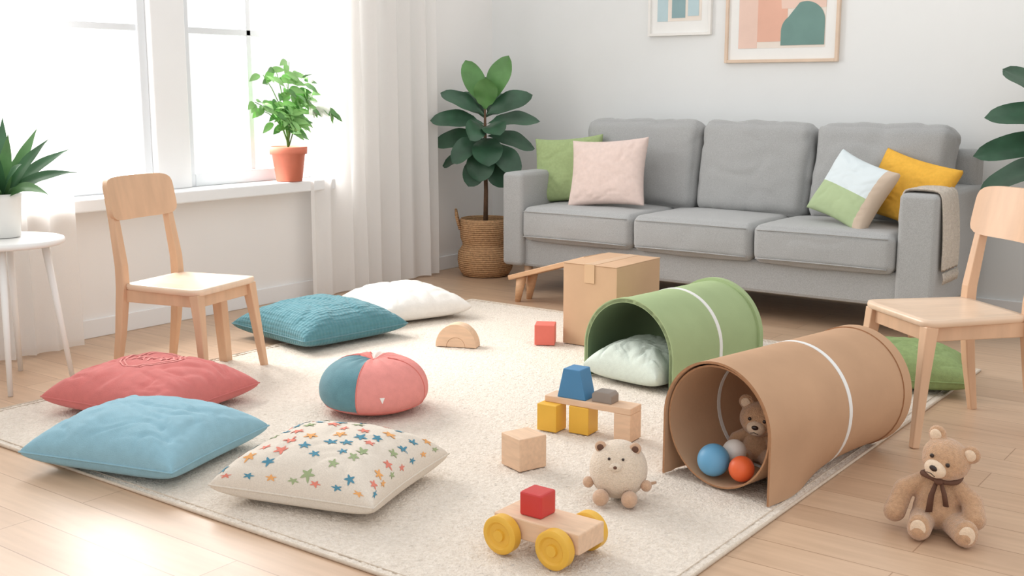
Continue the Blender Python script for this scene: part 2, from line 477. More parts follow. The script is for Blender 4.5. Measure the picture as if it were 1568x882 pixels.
def curtain(name, y0, y1, xc, mt, amp=.035, folds=9, seed=0, z1=2.55):
    nu, nz = 260, 24
    v = []; f = []
    for j in range(nz + 1):
        z = .012 + (z1 - .012) * j / nz
        for i in range(nu + 1):
            u = i / nu
            ph = u * folds * 2 * pi + 2.6 * noise.noise(Vector((u * 5, seed, z * .15)))
            w = amp * (.8 + .8 * noise.noise(Vector((u * 6, seed + 3, z * .3))))
            x = xc + w * math.sin(ph)
            yy = y0 + (y1 - y0) * u + .014 * math.cos(ph) + .03 * (1 - z / z1) * (u - .5)
            v.append((x, yy, z))
    for j in range(nz):
        for i in range(nu):
            a = j * (nu + 1) + i
            f.append((a, a + 1, a + nu + 2, a + nu + 1))
    return obj(name, v, f, mt)
curtain('window_curtain', 4.89, 6.08, -5.2, M['curt'], .024, 8, 1)
curtain('window_curtain', 1.7, 3.22, -5.15, M['sheer'], .024, 11, 5)
tube('curtain_rod', [(-5.17, 1.4, 2.57), (-5.17, 6.2, 2.57)], .012, M['white'])

# pictures
def picture(name, x0, x1, z0, z1, fmat, fwid, shapes):
    g = grp(name, (0, YB, 0))
    d = .03
    box('frame_left', x0, x0 + fwid, -d, 0, z0, z1, fmat, g, .002)
    box('frame_right', x1 - fwid, x1, -d, 0, z0, z1, fmat, g, .002)
    box('frame_bottom', x0 + fwid, x1 - fwid, -d, 0, z0, z0 + fwid, fmat, g, .002)
    box('frame_top', x0 + fwid, x1 - fwid, -d, 0, z1 - fwid, z1, fmat, g, .002)
    box('paper_mat', x0 + fwid, x1 - fwid, -.012, -.001, z0 + fwid, z1 - fwid, M['paper'], g)
    for i, (pts, m_) in enumerate(shapes):
        prism('art_shape_%d' % i, pts, .0015, m_, g, (0, -.013 - .0008 * i, 0), bv=0)
def rect(a, b, c, d): return [(a, c), (b, c), (b, d), (a, d)]
def arc(cx, cz, rx, rz, a0, a1, n=24): return [(cx + rx * math.cos(rad(a0 + (a1 - a0) * i / n)), cz + rz * math.sin(rad(a0 + (a1 - a0) * i / n))) for i in range(n + 1)]
picture('framed_picture', -3.975, -3.505, 1.655, 2.3, M['frame_w'], .018,
        [(rect(-3.91, -3.58, 1.75, 2.22), M['a_cream']), (rect(-3.91, -3.83, 1.75, 2.2), M['a_blue']), (rect(-3.80, -3.70, 1.77, 2.18), M['a_teal']), (rect(-3.68, -3.6, 1.78, 2.2), M['a_blue'])])
picture('framed_picture', -3.40, -2.64, 1.47, 2.4, M['frame_o'], .02,
        [(rect(-3.31, -2.73, 1.56, 2.3), M['a_cream']),
         (rect(-3.31, -3.18, 1.56, 2.3), M['a_peach']),
         (rect(-3.18, -2.98, 1.60, 1.98), M['a_coral']),
         ([(-3.02, 1.80)] + [(-2.73, 1.80), (-2.73, 2.3), (-2.9, 2.3), (-3.04, 2.05)], M['a_peach']),
         ([(-3.02, 1.575)] + [(-2.735, 1.575)] + arc(-2.86, 1.72, .125, .12, 0, 110) + arc(-2.93, 1.66, .09, .1, 120, 180), M['a_green'])])

# rug
rg = grp('area_rug')
rv = []; rf = []
nx, ny = 460, 500
RX0, RX1, RY0, RY1 = -4.38, -1.335, 2.11, 5.46
for j in range(ny + 1):
    y = RY0 + (RY1 - RY0) * j / ny
    for i in range(nx + 1):
        x = RX0 + (RX1 - RX0) * i / nx
        e = i in (0, nx) or j in (0, ny)
        rv.append((x + (0 if e else random.uniform(-.002, .002)), y + (0 if e else random.uniform(-.002, .002)), .0055 + (0 if e else .0042 * random.random())))
for j in range(ny):
    for i in range(nx):
        a = j * (nx + 1) + i; rf.append((a, a + 1, a + nx + 2, a + nx + 1))
obj('pile', rv, rf, M['rug'], rg)
tube('border', [(RX0, RY0, .006), (RX1, RY0, .006), (RX1, RY1, .006), (RX0, RY1, .006), (RX0, RY0 - .001, .006)], .0060, M['rugedge'], rg, 8)
ins = .03
tube('border_stitch', [(RX0 + ins, RY0 + ins, .0085), (RX1 - ins, RY0 + ins, .0085), (RX1 - ins, RY1 - ins, .0085), (RX0 + ins, RY1 - ins, .0085), (RX0 + ins, RY0 + ins - .001, .0085)], .0025, M['rugedge'], rg, 6)
box('backing', RX0, RX1, RY0, RY1, .001, .0050, M['rugedge'], rg)
RZ = .0115

# ------------------------------------------------------------------ sofa
sf = grp('sofa')
SX0, SX1 = -4.45, -1.69
box('base_rail', SX0 + .01, SX1 - .01, 5.90, 6.72, .17, .36, M['sofa'], sf, .02)
rbox('arm_1', .16, .88, .60, .028, M['sofa'], sf, (SX0 + .08, 6.30, .475), bulge=(.004, 0, .006))
rbox('arm_2', .20, .88, .60, .028, M['sofa'], sf, (SX1 - .10, 6.30, .475), bulge=(.004, 0, .006))
rbox('back_frame', SX1 - SX0 - .04, .18, .80, .05, M['sofa'], sf, ((SX0 + SX1) / 2, 6.69, .57))
cx = [-4.29, -3.465, -2.69, -1.895]
for i in range(3):
    w = cx[i + 1] - cx[i]
    rbox('seat_cushion_%d' % (i + 1), w - .008, .70, .21, .045, M['sofa'], sf, ((cx[i] + cx[i + 1]) / 2, 6.19, .455), bulge=(.0, .012, .02), wr=.005, seed=i * 3, n=34)
    x0, x1 = cx[i] + .03, cx[i + 1] - .03
    for zz in (.375, .535):
        tube('seat_seam_%d_%d' % (i, int(zz * 100)), [(x0 + (x1 - x0) * t / 10, 5.835 - .010 * math.sin(pi * t / 10), zz + .004 * math.sin(pi * t / 10)) for t in range(11)], .0035, M['sofa'], sf, 6)
bx = [-4.2, -3.34, -2.60, -1.80]
for i in range(3):
    w = bx[i + 1] - bx[i]
    rbox('back_cushion_%d' % (i + 1), w - .006, .20, .57, .07, M['sofa'], sf, ((bx[i] + bx[i + 1]) / 2, 6.5, .818), (rad(-11), 0, 0), bulge=(.0, .045, .012), wr=.013, seed=10 + i * 3, n=40)
for i, (x, y) in enumerate([(-4.3, 5.95), (-1.82, 5.98), (-4.3, 6.65), (-1.82, 6.65)]):
    tube('leg_%d' % (i + 1), [(x, y, .0), (x, y, .18)], [.018, .03], M['wood'], sf, 16)

def upright(name, a, b, ht, mt, loc, yaw, lean, roll, **kw):
    o = pillow(name, a, b, ht, ht, mt, None, loc, (0, 0, 0), n=44, **kw)
    R_ = Matrix.Rotation(rad(yaw), 3, 'Z') @ Matrix.Rotation(rad(90 - lean), 3, 'X') @ Matrix.Rotation(rad(roll), 3, 'Z')
    o.rotation_euler = R_.to_euler()
    return o
upright('throw_pillow', .24, .225, .07, M['green'], (-4.20, 6.25, .78), 12, 16, 5, seed=2)
upright('throw_pillow', .26, .22, .075, M['pink'], (-3.81, 6.12, .785), 8, 18, 4, seed=4, wr=.005)
upright('throw_pillow', .225, .19, .075, M['blockp'], (-2.22, 6.08, .755), -20, 26, -16, seed=6, wr=.005)
upright('throw_pillow', .26, .19, .07, M['yellow'], (-1.965, 6.22, .765), -18, 26, -12, seed=8, wr=.006)

# throw blanket on right arm
th = grp('throw_blanket')
prof = [(-1.905, .60), (-1.9, .70), (-1.893, .775), (-1.87, .792), (-1.8, .797), (-1.72, .795), (-1.685, .785), (-1.672, .74), (-1.668, .6), (-1.664, .48), (-1.668, .37)]
v = []; f = []; ny = 24
for i, (x, z) in enumerate(prof):
    for j in range(ny + 1):
        y = 5.9 + .27 * j / ny + .012 * math.sin(i * .7)
        wv = .006 * math.sin(j * 1.3 + i * .3)
        v.append((x + (wv + .006 if i > 7 else 0), y, z + (wv if i <= 7 else 0) + .004))
for i in range(len(prof) - 1):
    for j in range(ny):
        a = i * (ny + 1) + j; f.append((a, a + 1, a + ny + 2, a + ny + 1))
o = obj('cloth', v, f, M['throw'], th)
so = o.modifiers.new('s', 'SOLIDIFY'); so.thickness = .01; so.offset = 1
ss = o.modifiers.new('ss', 'SUBSURF'); ss.levels = 1; ss.render_levels = 1
for j in range(14):
    y = 5.91 + .27 * j / 14
    tube('fringe_%d' % j, [(-1.66, y, .375), (-1.655, y + .003, .345), (-1.66, y + .004 * (j % 3), .315)], [.004, .0045, .003], M['throw'], th, 6)

# ------------------------------------------------------------------ chairs
def chair(name, loc, rz, scale=1.0, extra=False, sdz=0.0, bdz=0.0):
    g = grp(name, loc, rz, scale)
    w_f, w_b = .215, .19
    def outline(s):
        pts = []
        corners = [(.215, -w_f), (.215, w_f), (-.20, w_b), (-.20, -w_b)]
        rr = [.05, .05, .03, .03]
        for i in range(4):
            p = Vector(corners[i]); a = (Vector(corners[i - 1]) - p).normalized(); b = (Vector(corners[(i + 1) % 4]) - p).normalized()
            r = rr[i]
            for k in range(7):
                t = k / 6
                q = (p + a * r) * (1 - t) ** 2 + p * 2 * t * (1 - t) + (p + b * r) * t * t
                pts.append(q * s)
        return pts
    v = []; f = []
    rings = [(1.0, .432), (1.012, .445), (1.0, .456), (.9, .4545), (.6, .449), (.3, .447)]
    v_cnt = 28
    for s, z in [(.97, .428)] + rings:
        for q in outline(s): v.append((q.x, q.y, z + sdz))
    R_ = len(rings) + 1
    for i in range(R_ - 1):
        for k in range(v_cnt):
            k2 = (k + 1) % v_cnt
            f.append((i * v_cnt + k, i * v_cnt + k2, (i + 1) * v_cnt + k2, (i + 1) * v_cnt + k))
    f.append(tuple(reversed(range(v_cnt)))); f.append(tuple((R_ - 1) * v_cnt + k for k in range(v_cnt)))
    obj('seat', v, f, M['woodseat'], g)
    for i, s in enumerate((-1, 1)):
        tube('front_leg_%d' % (i + 1), [(.235, s * .215, 0), (.205, s * .195, .25), (.185, s * .185, .43 + sdz)], [.014, .019, .024], M['wood'], g, square=True, up=(1, 0, 0))
        tube('back_leg_%d' % (i + 1), [(-.27, s * .19, 0), (-.235, s * .187, .2), (-.212, s * .185, .40), (-.215, s * .183, .50), (-.245, s * .178, .66 + bdz), (-.28, s * .172, .82 + bdz)],
             [.014, .019, .022, .021, .018, .015], M['wood'], g, square=True, up=(1, 0, 0))
        box('side_apron_%d' % (i + 1), -.21, .19, s * .178 - .009, s * .178 + .009, .375 + sdz, .43 + sdz, M['wood'], g, .003)
    if extra:
        tube('middle_leg', [(.02, .215, 0), (.02, .18, .40 + sdz)], [.022, .026], M['wood'], g, square=True, up=(1, 0, 0))
    box('front_apron', .175, .193, -.18, .18, .375 + sdz, .43 + sdz, M['wood'], g, .003)
    box('back_apron', -.215, -.197, -.18, .18, .375 + sdz, .43 + sdz, M['wood'], g, .003)
    v = []; f = []; nu, nv = 24, 10
    hw, z0, z1 = .215, .665 + bdz, .855 + bdz
    for side in (0, 1):
        for i in range(nu + 1):
            for j in range(nv + 1):
                u = -1 + 2 * i / nu; w = -1 + 2 * j / nv
                yy = u; zz = w
                p = 6
                m_ = (abs(yy) ** p + abs(zz) ** p) ** (1 / p) if (abs(yy) + abs(zz)) > 0 else 1
                mx = max(abs(yy), abs(zz))
                k = mx / m_ if m_ > 0 else 1
                yy, zz = yy * k, zz * k
                z = (z0 + z1) / 2 + zz * (z1 - z0) / 2
                x = -.262 - (z - bdz - .74) * .2 - .035 * (1 - yy * yy) + (.024 if side else 0) + .012
                v.append((x, yy * hw, z))
    c = (nu + 1) * (nv + 1)
    for i in range(nu):
        for j in range(nv):
            a = i * (nv + 1) + j
            f.append((a, a + nv + 1, a + nv + 2, a + 1)); f.append((c + a, c + a + 1, c + a + nv + 2, c + a + nv + 1))
    for i in range(nu):
        for j, fl_ in ((0, 1), (nv, 0)):
            a = i * (nv + 1) + j; b = a + nv + 1
            f.append((a, c + a, c + b, b) if fl_ else (a, b, c + b, c + a))
    for j in range(nv):
        for i, fl_ in ((0, 0), (nu, 1)):
            a = i * (nv + 1) + j; b = a + 1
            f.append((a, c + a, c + b, b) if fl_ else (a, b, c + b, c + a))
    o = obj('backrest', v, f, M['wood'], g)
    autosmooth(o, 50)
    return g
chair('wooden_chair', (-4.285, 3.255, 0), 14, 1.03, True, -.035, .03)
chair('wooden_chair', (-1.225, 4.44, 0), 229, 1.04, False, 0, .035)

# ------------------------------------------------------------------ side table + plant
tb = grp('side_table', (-4.755, 2.645, 0))
lathe('top', [(.0, .627), (.235, .627), (.245, .632), (.248, .642), (.245, .652), (.235, .656), (0, .656)], M['white'], tb, 64, cap=False)
for i, a in enumerate((-35, 55, 145, 235)):
    c, s = math.cos(rad(a)), math.sin(rad(a))
    tube('leg_%d' % (i + 1), [(c * .24, s * .24, 0), (c * .16, s * .16, .63)], [.011, .017], M['white'], tb, 14)

def leaf_mesh(V, F, FM, base, dirv, length, width, droop, side_up=None, shape='fiddle', mi=0, cup=.15, nseg=12):
    dirv = Vector(dirv).normalized()
    up = Vector((0, 0, 1)) if side_up is None else Vector(side_up)
    side = dirv.cross(up)
    if side.length < .1: side = dirv.cross(Vector((1, 0, 0)))
    side.normalize()
    p = Vector(base); d = dirv.copy(); start = len(V)
    m_ = 6
    for i in range(nseg + 1):
        t = i / nseg
        if shape == 'fiddle':
            w = width * .5 * (math.sin(pi * t ** 1.3) ** .6) if 0 < t < 1 else .0
            if t < .15: w = min(w, .004 + t * width * .8)
        else:
            w = width * .5 * (math.sin(pi * min(1, t * .96 + .04) ** .8) ** .9) if t < 1 else 0
        w = max(w, .0008)
        nrm = side.cross(d).normalized()
        for k in range(m_ + 1):
            s = -1 + 2 * k / m_
            wav = .03 * width * math.sin(t * 14 + s) * abs(s)
            V.append(p + side * (w * s) + nrm * (cup * w * abs(s) + wav))
        step = length / nseg
        d = (d + Vector((0, 0, -droop / nseg))).normalized()
        p = p + d * step
    for i in range(nseg):
        for k in range(m_):
            a = start + i * (m_ + 1) + k
            F.append((a, a + 1, a + m_ + 2, a + m_ + 1)); FM.append(mi)

Rv = Vector((.802, .598, 0)); Dv = Vector((-.598, .802, 0))

pp = grp('potted_house_plant', (-4.79, 2.66, .656))
lathe('pot', [(.05, 0), (.072, .004), (.085, .17), (.088, .195), (.08, .195), (.078, .175), (0, .172)], M['white'], pp, 40, cap=False)
lathe('soil', [(.078, .18), (0, .182)], M['soil'], pp, 24, cap=False)
V, F, FM = [], [], []
for i in range(24):
    a = i * 2.4; tilt = .25 + 1.15 * (i / 24.0)
    d = Vector((math.cos(a) * tilt, math.sin(a) * tilt, 1))
    leaf_mesh(V, F, FM, (math.cos(a) * .02, math.sin(a) * .02, .17), d, .27 + .11 * random.random(), .065, .9 * tilt, (.5, -.4, .8), 'lance', 1 if i % 3 == 0 else 0)
obj('leaves', V, F, [M['leafh2'], M['leafh']], pp, True, fm=FM)

# ------------------------------------------------------------------ fiddle leaf fig
def fig(name, loc, leaves, trunk_top=1.2, wide=1.0, dz=0, pot='basket'):
    g = grp(name, loc)
    if pot == 'basket':
        lathe('woven_basket', [(.13, .0), (.165, .006), (.19, .05), (.20, .11), (.195, .17), (.165, .215), (.163, .23), (.178, .27), (.182, .34), (.180, .40), (.172, .408), (.165, .40), (.165, .36), (0, .355)], M['basket'], g, 56, cap=False)
        lathe('soil', [(.165, .365), (0, .37)], M['soil'], g, 24, cap=False)
        for s in (-1, 1):
            c = Rv * (s * .178)
            tube('handle_%d' % (s + 2), [c + Vector((0, 0, .33)) + Dv * (-.05), c + Rv * s * .025 + Vector((0, 0, .42)) - Dv * .045, c + Rv * s * .03 + Vector((0, 0, .465)), c + Rv * s * .025 + Vector((0, 0, .42)) + Dv * .045, c + Vector((0, 0, .33)) + Dv * .05], .01, M['basket'], g, 8)
    else:
        lathe('pot', [(.08, 0), (.1, .005), (.13, .33), (.135, .36), (.125, .36), (.12, .33), (0, .33)], M['white'], g, 44, cap=False)
        lathe('soil', [(.122, .34), (0, .345)], M['soil'], g, 24, cap=False)
    tube('trunk', [(0, 0, .33), (.006, 0, .6), (-.004, .005, .85), (.0, 0, 1.05 + dz), (0, 0, trunk_top + dz)], [.017, .015, .013, .010, .006], M['stem'], g, 10)
    V, F, FM = [], [], []
    for i, (z0, lat, dep, up, L, W, dr, mi) in enumerate(leaves):
        d = Rv * lat + Dv * dep + Vector((0, 0, up))
        su = Vector((0, 0, 1)) - Dv * (1.1 + .4 * math.sin(i * 2.1))
        leaf_mesh(V, F, FM, Vector((0, 0, z0 + dz)) + d.normalized() * .01, d, L, W * wide, dr, su, 'fiddle', mi, .14, 14)
    obj('leaves', V, F, [M['leafd'], M['leafd2']], g, True, fm=FM)
    return g
lv = [
 (1.18, .45, -.1, 1, .38, .15, .1, 1), (1.18, -.40, .1, 1, .34, .14, .1, 1), (1.15, .05, -.35, 1, .24, .15, .3, 1), (1.14, .0, .4, 1, .26, .15, .2, 0),
 (1.12, 1, -.2, .75, .36, .14, .5, 0), (1.12, -.9, -.1, .75, .34, .14, .5, 0), (1.10, -.5, .6, .7, .34, .15, .5, 0), (1.10, .6, .6, .7, .34, .15, .5, 0),
 (1.06, 1, -.1, .35, .38, .14, .55, 0), (1.06, -1, -.2, .35, .38, .14, .5, 0), (1.04, -.3, -.9, .25, .32, .15, 1.0, 0), (1.04, .35, -.9, .3, .30, .16, .9, 0),
 (.98, 1, .2, .0, .36, .14, .5, 0), (.98, -1, .1, .0, .36, .14, .3, 0), (.97, .1, -.8, -.1, .30, .19, 1.3, 0), (.96, -.7, -.6, -.1, .33, .15, .8, 0),
 (.92, .8, -.5, -.35, .34, .16, .5, 0), (.92, -.15, -.5, -.5, .28, .18, 1.0, 0), (.9, .1, .8, -.1, .3, .15, .9, 0), (.9, .6, .8, -.1, .3, .15, .8, 0), (.9, -.9, .3, -.2, .34, .16, .4, 0),
 (.86, .55, -.3, -.8, .27, .15, .3, 0), (.86, -.5, -.4, -.8, .26, .15, .3, 0)]
fig('potted_fiddle_leaf_fig', (-4.93, 6.30, 0), lv, wide=1.12)
fig('potted_fiddle_leaf_fig', (-1.18, 6.43, 0), [(z, a, b, c, L * (1.42 if a < 0 else 1), W, d, 0) for (z, a, b, c, L, W, d, m_) in lv], dz=.06, pot='slim', wide=1.1)

# terracotta plant on sill
tp = grp('potted_sill_plant', (-5.265, 4.78, WZ0 + .012))
lathe('terracotta_pot', [(.05, 0), (.078, .003), (.10, .165), (.112, .166), (.115, .21), (.105, .212), (.1, .19), (0, .188)], M['terra'], tp, 44, cap=False)
lathe('soil', [(.1, .195), (0, .198)], M['soil'], tp, 24, cap=False)
V, F, FM = [], [], []
for i in range(10):
    a = i * 2.4 + .4
    out = .06 + .18 * ((i * 37) % 10) / 10
    latd = math.cos(a) * out * 1.4 - .02; depd = math.sin(a) * out * .5
    H_ = .28 + .32 * ((i * 53) % 10) / 10
    pts = []
    for k in range(6):
        t = k / 5
        pts.append(Vector((abs(depd) * .6 * t * t, latd * t * t, .18 + H_ * t - .08 * out / .2 * t ** 3)))
    tube('stem_%d' % i, pts, [.005, .0045, .004, .003, .0025, .002], M['stemg'], tp, 6)
    for k in range(18):
        t = .38 + .62 * random.random()
        idx_ = min(4, int(t * 5)); q = pts[idx_].lerp(pts[idx_ + 1], t * 5 - idx_)
        an = random.random() * 2 * pi
        d = Vector((abs(math.cos(an)) * .6, math.sin(an), .5 * random.uniform(-.6, 1)))
        q2 = q + d.normalized() * (.015 + .04 * random.random())
        leaf_mesh(V, F, FM, q2, d, .080 + .03 * random.random(), .044, .8, (1, 0, .6), 'lance', 0 if random.random() < .85 else 1, .1, 6)
pts = [Vector((.0, 0, .2)), Vector((.02, .06, .38)), Vector((.03, .15, .46)), Vector((.05, .26, .46)), Vector((.06, .33, .40))]
tube('stem_arch', pts, [.004, .004, .003, .003, .002], M['stemg'], tp, 6)
for k in range(10):
    t = .45 + .55 * k / 10; idx_ = min(3, int(t * 4)); q = pts[idx_].lerp(pts[idx_ + 1], t * 4 - idx_)
    leaf_mesh(V, F, FM, q, (random.uniform(0, .5), random.uniform(.0, .8), random.uniform(-1, -.1)), .09, .042, .5, (1, 0, .3), 'lance', k % 2, .1, 6)
obj('leaves', V, F, [M['leafl'], M['leafd2']], tp, True, fm=FM)

# ------------------------------------------------------------------ floor pillows
def floor_pillow(name, loc, rz, a, b, ht, mt, seed, piping=None, k=.09, wr=.008):
    P = pillow_fn(a, b, ht, .055, k=k, wr=wr, seed=seed, zc=.058, lift=.01)
    g = pillow(name, a, b, ht, .055, mt, None, (loc[0], loc[1], RZ), (0, 0, rad(rz)), P=P, piping=piping)
    return g, P
floor_pillow('floor_pillow', (-4.35, 4.13), -8, .33, .33, .145, M['quilt'], 1, M['teal'], wr=.007)
floor_pillow('floor_pillow', (-4.38, 4.82), -20, .30, .285, .13, M['whitef'], 3)
redp, Pr = floor_pillow('floor_pillow', (-3.915, 2.765), 10, .325, .285, .14, M['red'], 5, M['red'])
floor_pillow('floor_pillow', (-3.36, 2.345), 16, .315, .285, .14, M['blue'], 7, M['blue'])
stp, Ps = floor_pillow('floor_pillow', (-2.595, 2.505), 16, .29, .275, .14, M['cream'], 9, M['cream'], wr=.006)
floor_pillow('floor_pillow', (-1.60, 5.02), 20, .32, .26, .12, M['greenp'], 11, M['greenp'])
V, F, FM = [], [], []
cells = 8
def cl(q): return max(-.994, min(.994, q))
def star(cx_, cy_, rx, ry, mi, off=.002):
    a0 = random.random() * 6
    base = len(V); V.append(Ps(cx_, cy_, True, off))
    for k in range(30):
        an = a0 + 2 * pi * k / 30
        rr = {0: 1.0, 1: .74, 2: .48, 3: .38, 4: .48, 5: .74}[k % 6]
        V.append(Ps(cl(cx_ + rx * rr * math.cos(an)), cl(cy_ + ry * rr * math.sin(an)), True, off))
    for k in range(30):
        F.append((base, base + 1 + k, base + 1 + (k + 1) % 30)); FM.append(mi)
for i in range(cells):
    for j in range(cells):
        cx_ = (-1 + (i + .5) * 2 / cells) + random.uniform(-.05, .05); cy_ = (-1 + (j + .5) * 2 / cells) + random.uniform(-.05, .05) + (.08 if i % 2 else 0)
        if abs(cx_) > .92 or abs(cy_) > .92: continue
        if random.random() < .08: continue
        r = random.uniform(.074, .100)
        star(cx_, cy_, r * (1 - .6 * abs(cx_) ** 5), r * (1 - .6 * abs(cy_) ** 5), [0, 1, 0, 3, 2, 1, 0, 2][(i * 3 + j * 5 + (i * j) % 3) % 8])
for k in range(7):
    t = -.82 + k * .27
    star(t, -.968, .075, .017, (k * 3 + 1) % 4, .003)
    star(-.968, t + .05, .017, .075, (k * 5 + 2) % 4, .003)
    star(.968, t - .04, .017, .075, (k * 7) % 4, .003)
obj('printed_stars', V, F, [M['s1'], M['s2'], M['s3'], M['s4']], stp, True, fm=FM)
V, F = [], []
def stroke(pts, w):
    base = len(V)
    for i, p in enumerate(pts):
        a = Vector(pts[max(0, i - 1)]); b = Vector(pts[min(len(pts) - 1, i + 1)])
        t = (b - a).normalized(); nn = Vector((-t.y, t.x))
        for s in (-1, 1):
            q = Vector(p) + nn * w * s; V.append(Pr(q.x, q.y, True, .0025))
    for i in range(len(pts) - 1):
        a = base + i * 2; F.append((a, a + 1, a + 3, a + 2))
for rr in (.46, .40):
    stroke([(-.05 + rr * math.cos(t * pi / 24), .1 + rr * math.sin(t * pi / 24)) for t in range(49)], .012)
for k in range(5):
    x = -.32 + k * .13
    stroke([(x, -.04 + .26 * t / 6) for t in range(7)], .016); stroke([(x, .22), (x + .04, .215), (x + .08, .17), (x + .05, .11), (x, .1)], .013)
obj('printed_badge', V, F, M['redl'], redp)

# round cushion
rc = grp('round_cushion', (-3.15, 3.28, RZ), 0)
v = []; f = []; fm = []
S, T = 40, 72
def rprof(t):
    ang = -pi / 2 + pi * t
    r = .222 * (abs(math.cos(ang)) ** .68)
    sn = math.sin(ang)
    z = .09 + (.130 * abs(sn) ** 1.0 if sn > 0 else -.09 * abs(sn) ** .75)
    if t > .5: z -= .016 * math.exp(-(r / .04) ** 2)
    return max(r, .0005), z
for i in range(S + 1):
    r, z = rprof(i / S)
    for k in range(T):
        th_ = 2 * pi * k / T
        pk = .004 * math.cos(th_ * 12) * math.exp(-((r - .07) / .05) ** 2)
        v.append((r * math.cos(th_), r * math.sin(th_), max(z + pk, .0)))
for i in range(S):
    for k in range(T):
        k2 = (k + 1) % T
        f.append((i * T + k, i * T + k2, (i + 1) * T + k2, (i + 1) * T + k))
        a = (k * 360 / T) % 360
        if i < S * .30: m_ = 3
        elif 190 <= a < 295: m_ = 1
        elif 140 <= a < 190: m_ = 3
        elif 95 <= a < 140: m_ = 2
        else: m_ = 0
        fm.append(m_)
obj('cover', v, f, [M['coral'], M['teal'], M['pink'], M['coral2']], rc, True, fm=fm)
lathe('button', [(.0, .0), (.010, .0), (.012, .004), (.008, .008), (0, .009)], M['coral2'], rc, 16, (0, 0, .200), cap=False)
prism('label', [(0, -.012), (.010, .012), (-.010, .012)], .002, M['white'], rc, (.2225 * math.cos(rad(-38)), .2225 * math.sin(rad(-38)), .09), (0, 0, rad(52)), bv=0)
for a in (295, 190, 140, 95, 20):
    pts = []
    for i in range(12, S, 2):
        r, z = rprof(i / S)
        pts.append(((r + .001) * math.cos(rad(a)), (r + .001) * math.sin(rad(a)), z + .0005))
    tube('seam_%d' % a, pts, .0020, M['coral2'], rc, 6)
r, z = rprof(.33)
tube('seam_ring', [((r + .0012) * math.cos(2 * pi * k / 48), (r + .0012) * math.sin(2 * pi * k / 48), z) for k in range(49)], .002, M['coral2'], rc, 6)

# ------------------------------------------------------------------ cardboard box
cb = grp('cardboard_box')
box('body', -3.22, -2.90, 4.76, 5.19, RZ, .43, M['card'], cb, .003)
box('flap_left', -3.22, -3.062, 4.757, 5.193, .43, .4335, M['card'], cb, .001)
box('flap_right', -3.058, -2.90, 4.757, 5.193, .43, .4335, M['card'], cb, .001)
box('tape_top', -3.09, -3.03, 4.756, 5.194, .4336, .4348, M['tape'], cb)
box('tape_front', -3.09, -3.03, 4.7555, 4.7585, .34, .4348, M['tape'], cb)

# wooden bench / slide board
rp = grp('wooden_slide_bench')
a = Vector((-4.17, 5.66, .150)); b = Vector((-3.58, 5.62, .325)); mid = (a + b) / 2; d = b - a
o = box('plank', -d.length / 2, d.length / 2, -.10, .10, -.015, .015, M['woodd'], rp, .004)
o.location = mid; o.rotation_euler = (0, -math.asin(d.z / d.length), math.atan2(d.y, d.x))
for i, s in enumerate((-.06, .06)):
    tube('low_leg_%d' % (i + 1), [(-4.13, 5.66 + s, 0), (-4.10, 5.66 + s, .165)], [.018, .034], M['woodd'], rp, 16)
    tube('high_leg_%d' % (i + 1), [(-3.60, 5.62 + s, 0), (-3.62, 5.62 + s, .30)], [.018, .03], M['woodd'], rp, 16)

# ------------------------------------------------------------------ tunnels
def sheetU(name, R_, H_, L, th, mt, parent, y0=0, full=False, n=48, morph=None):
    pts = []
    k = H_ - R_
    circ = {}
    if full:
        for i in range(n + 1):
            a = -pi / 2 + 2 * pi * i / n; pts.append((R_ * math.cos(a), R_ * math.sin(a) + H_ - R_))
    else:
        m5 = 10
        for i in range(m5):
            aa = -pi / 2 * (1 - i / m5) * .98
            circ[len(pts)] = (R_ * math.cos(aa), k + R_ * math.sin(aa)); pts.append((R_, k * i / m5))
        for i in range(n + 1):
            a = pi * i / n; pts.append((R_ * math.cos(a), R_ * math.sin(a) + k))
        for i in range(1, m5 + 1):
            aa = -pi / 2 * (i / m5) * .98
            circ[len(pts)] = (-R_ * math.cos(aa), k + R_ * math.sin(aa)); pts.append((-R_, k * (1 - i / m5)))
    m_ = len(pts); v = []; f = []; fm = []
    nl = 20
    for layer in (0, 1):
        for j in range(nl + 1):
            tt = 0
            yy = y0 + L * j / nl
            if morph:
                q = (yy - morph[0]) / (morph[1] - morph[0]); q = max(0, min(1, q)); tt = q * q * (3 - 2 * q)
            for pi_, (x, z) in enumerate(pts):
                if tt and pi_ in circ:
                    cxx, czz = circ[pi_]
                    x = x * (1 - tt) + cxx * tt; z = z * (1 - tt) + czz * tt
                s = 1 if not layer else (R_ - th) / R_
                zz = (z - k) * s + k if (z > k or full or tt) else z
                v.append((x * s, yy, max(zz, 0)))
    c = (nl + 1) * m_
    for j in range(nl):
        for i in range(m_ - 1):
            a = j * m_ + i
            f.append((a, a + m_, a + m_ + 1, a + 1)); fm.append(0)
            f.append((c + a, c + a + 1, c + a + m_ + 1, c + a + m_)); fm.append(1)
    for i in range(m_ - 1):
        f.append((i, i + 1, c + i + 1, c + i)); fm.append(2)
        a = nl * m_ + i; f.append((a, c + a, c + a + 1, a + 1)); fm.append(2)
    for j in range(nl):
        for i in (0, m_ - 1):
            a = j * m_ + i; f.append((a, c + a, c + a + m_, a + m_)); fm.append(2)
    o = obj(name, v, f, mt, parent, True, fm=fm); autosmooth(o, 40)
    return o
gt = grp('green_play_tunnel', (-2.515, 4.225, RZ), -7)
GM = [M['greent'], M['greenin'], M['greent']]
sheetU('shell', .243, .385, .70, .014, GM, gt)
sheetU('rim_front', .247, .389, .03, .02, GM, gt)
sheetU('rim_back', .256, .398, .03, .02, GM, gt, y0=.675)
sheetU('band', .2455, .3875, .022, .003, [M['whiteband']] * 3, gt, y0=.36)
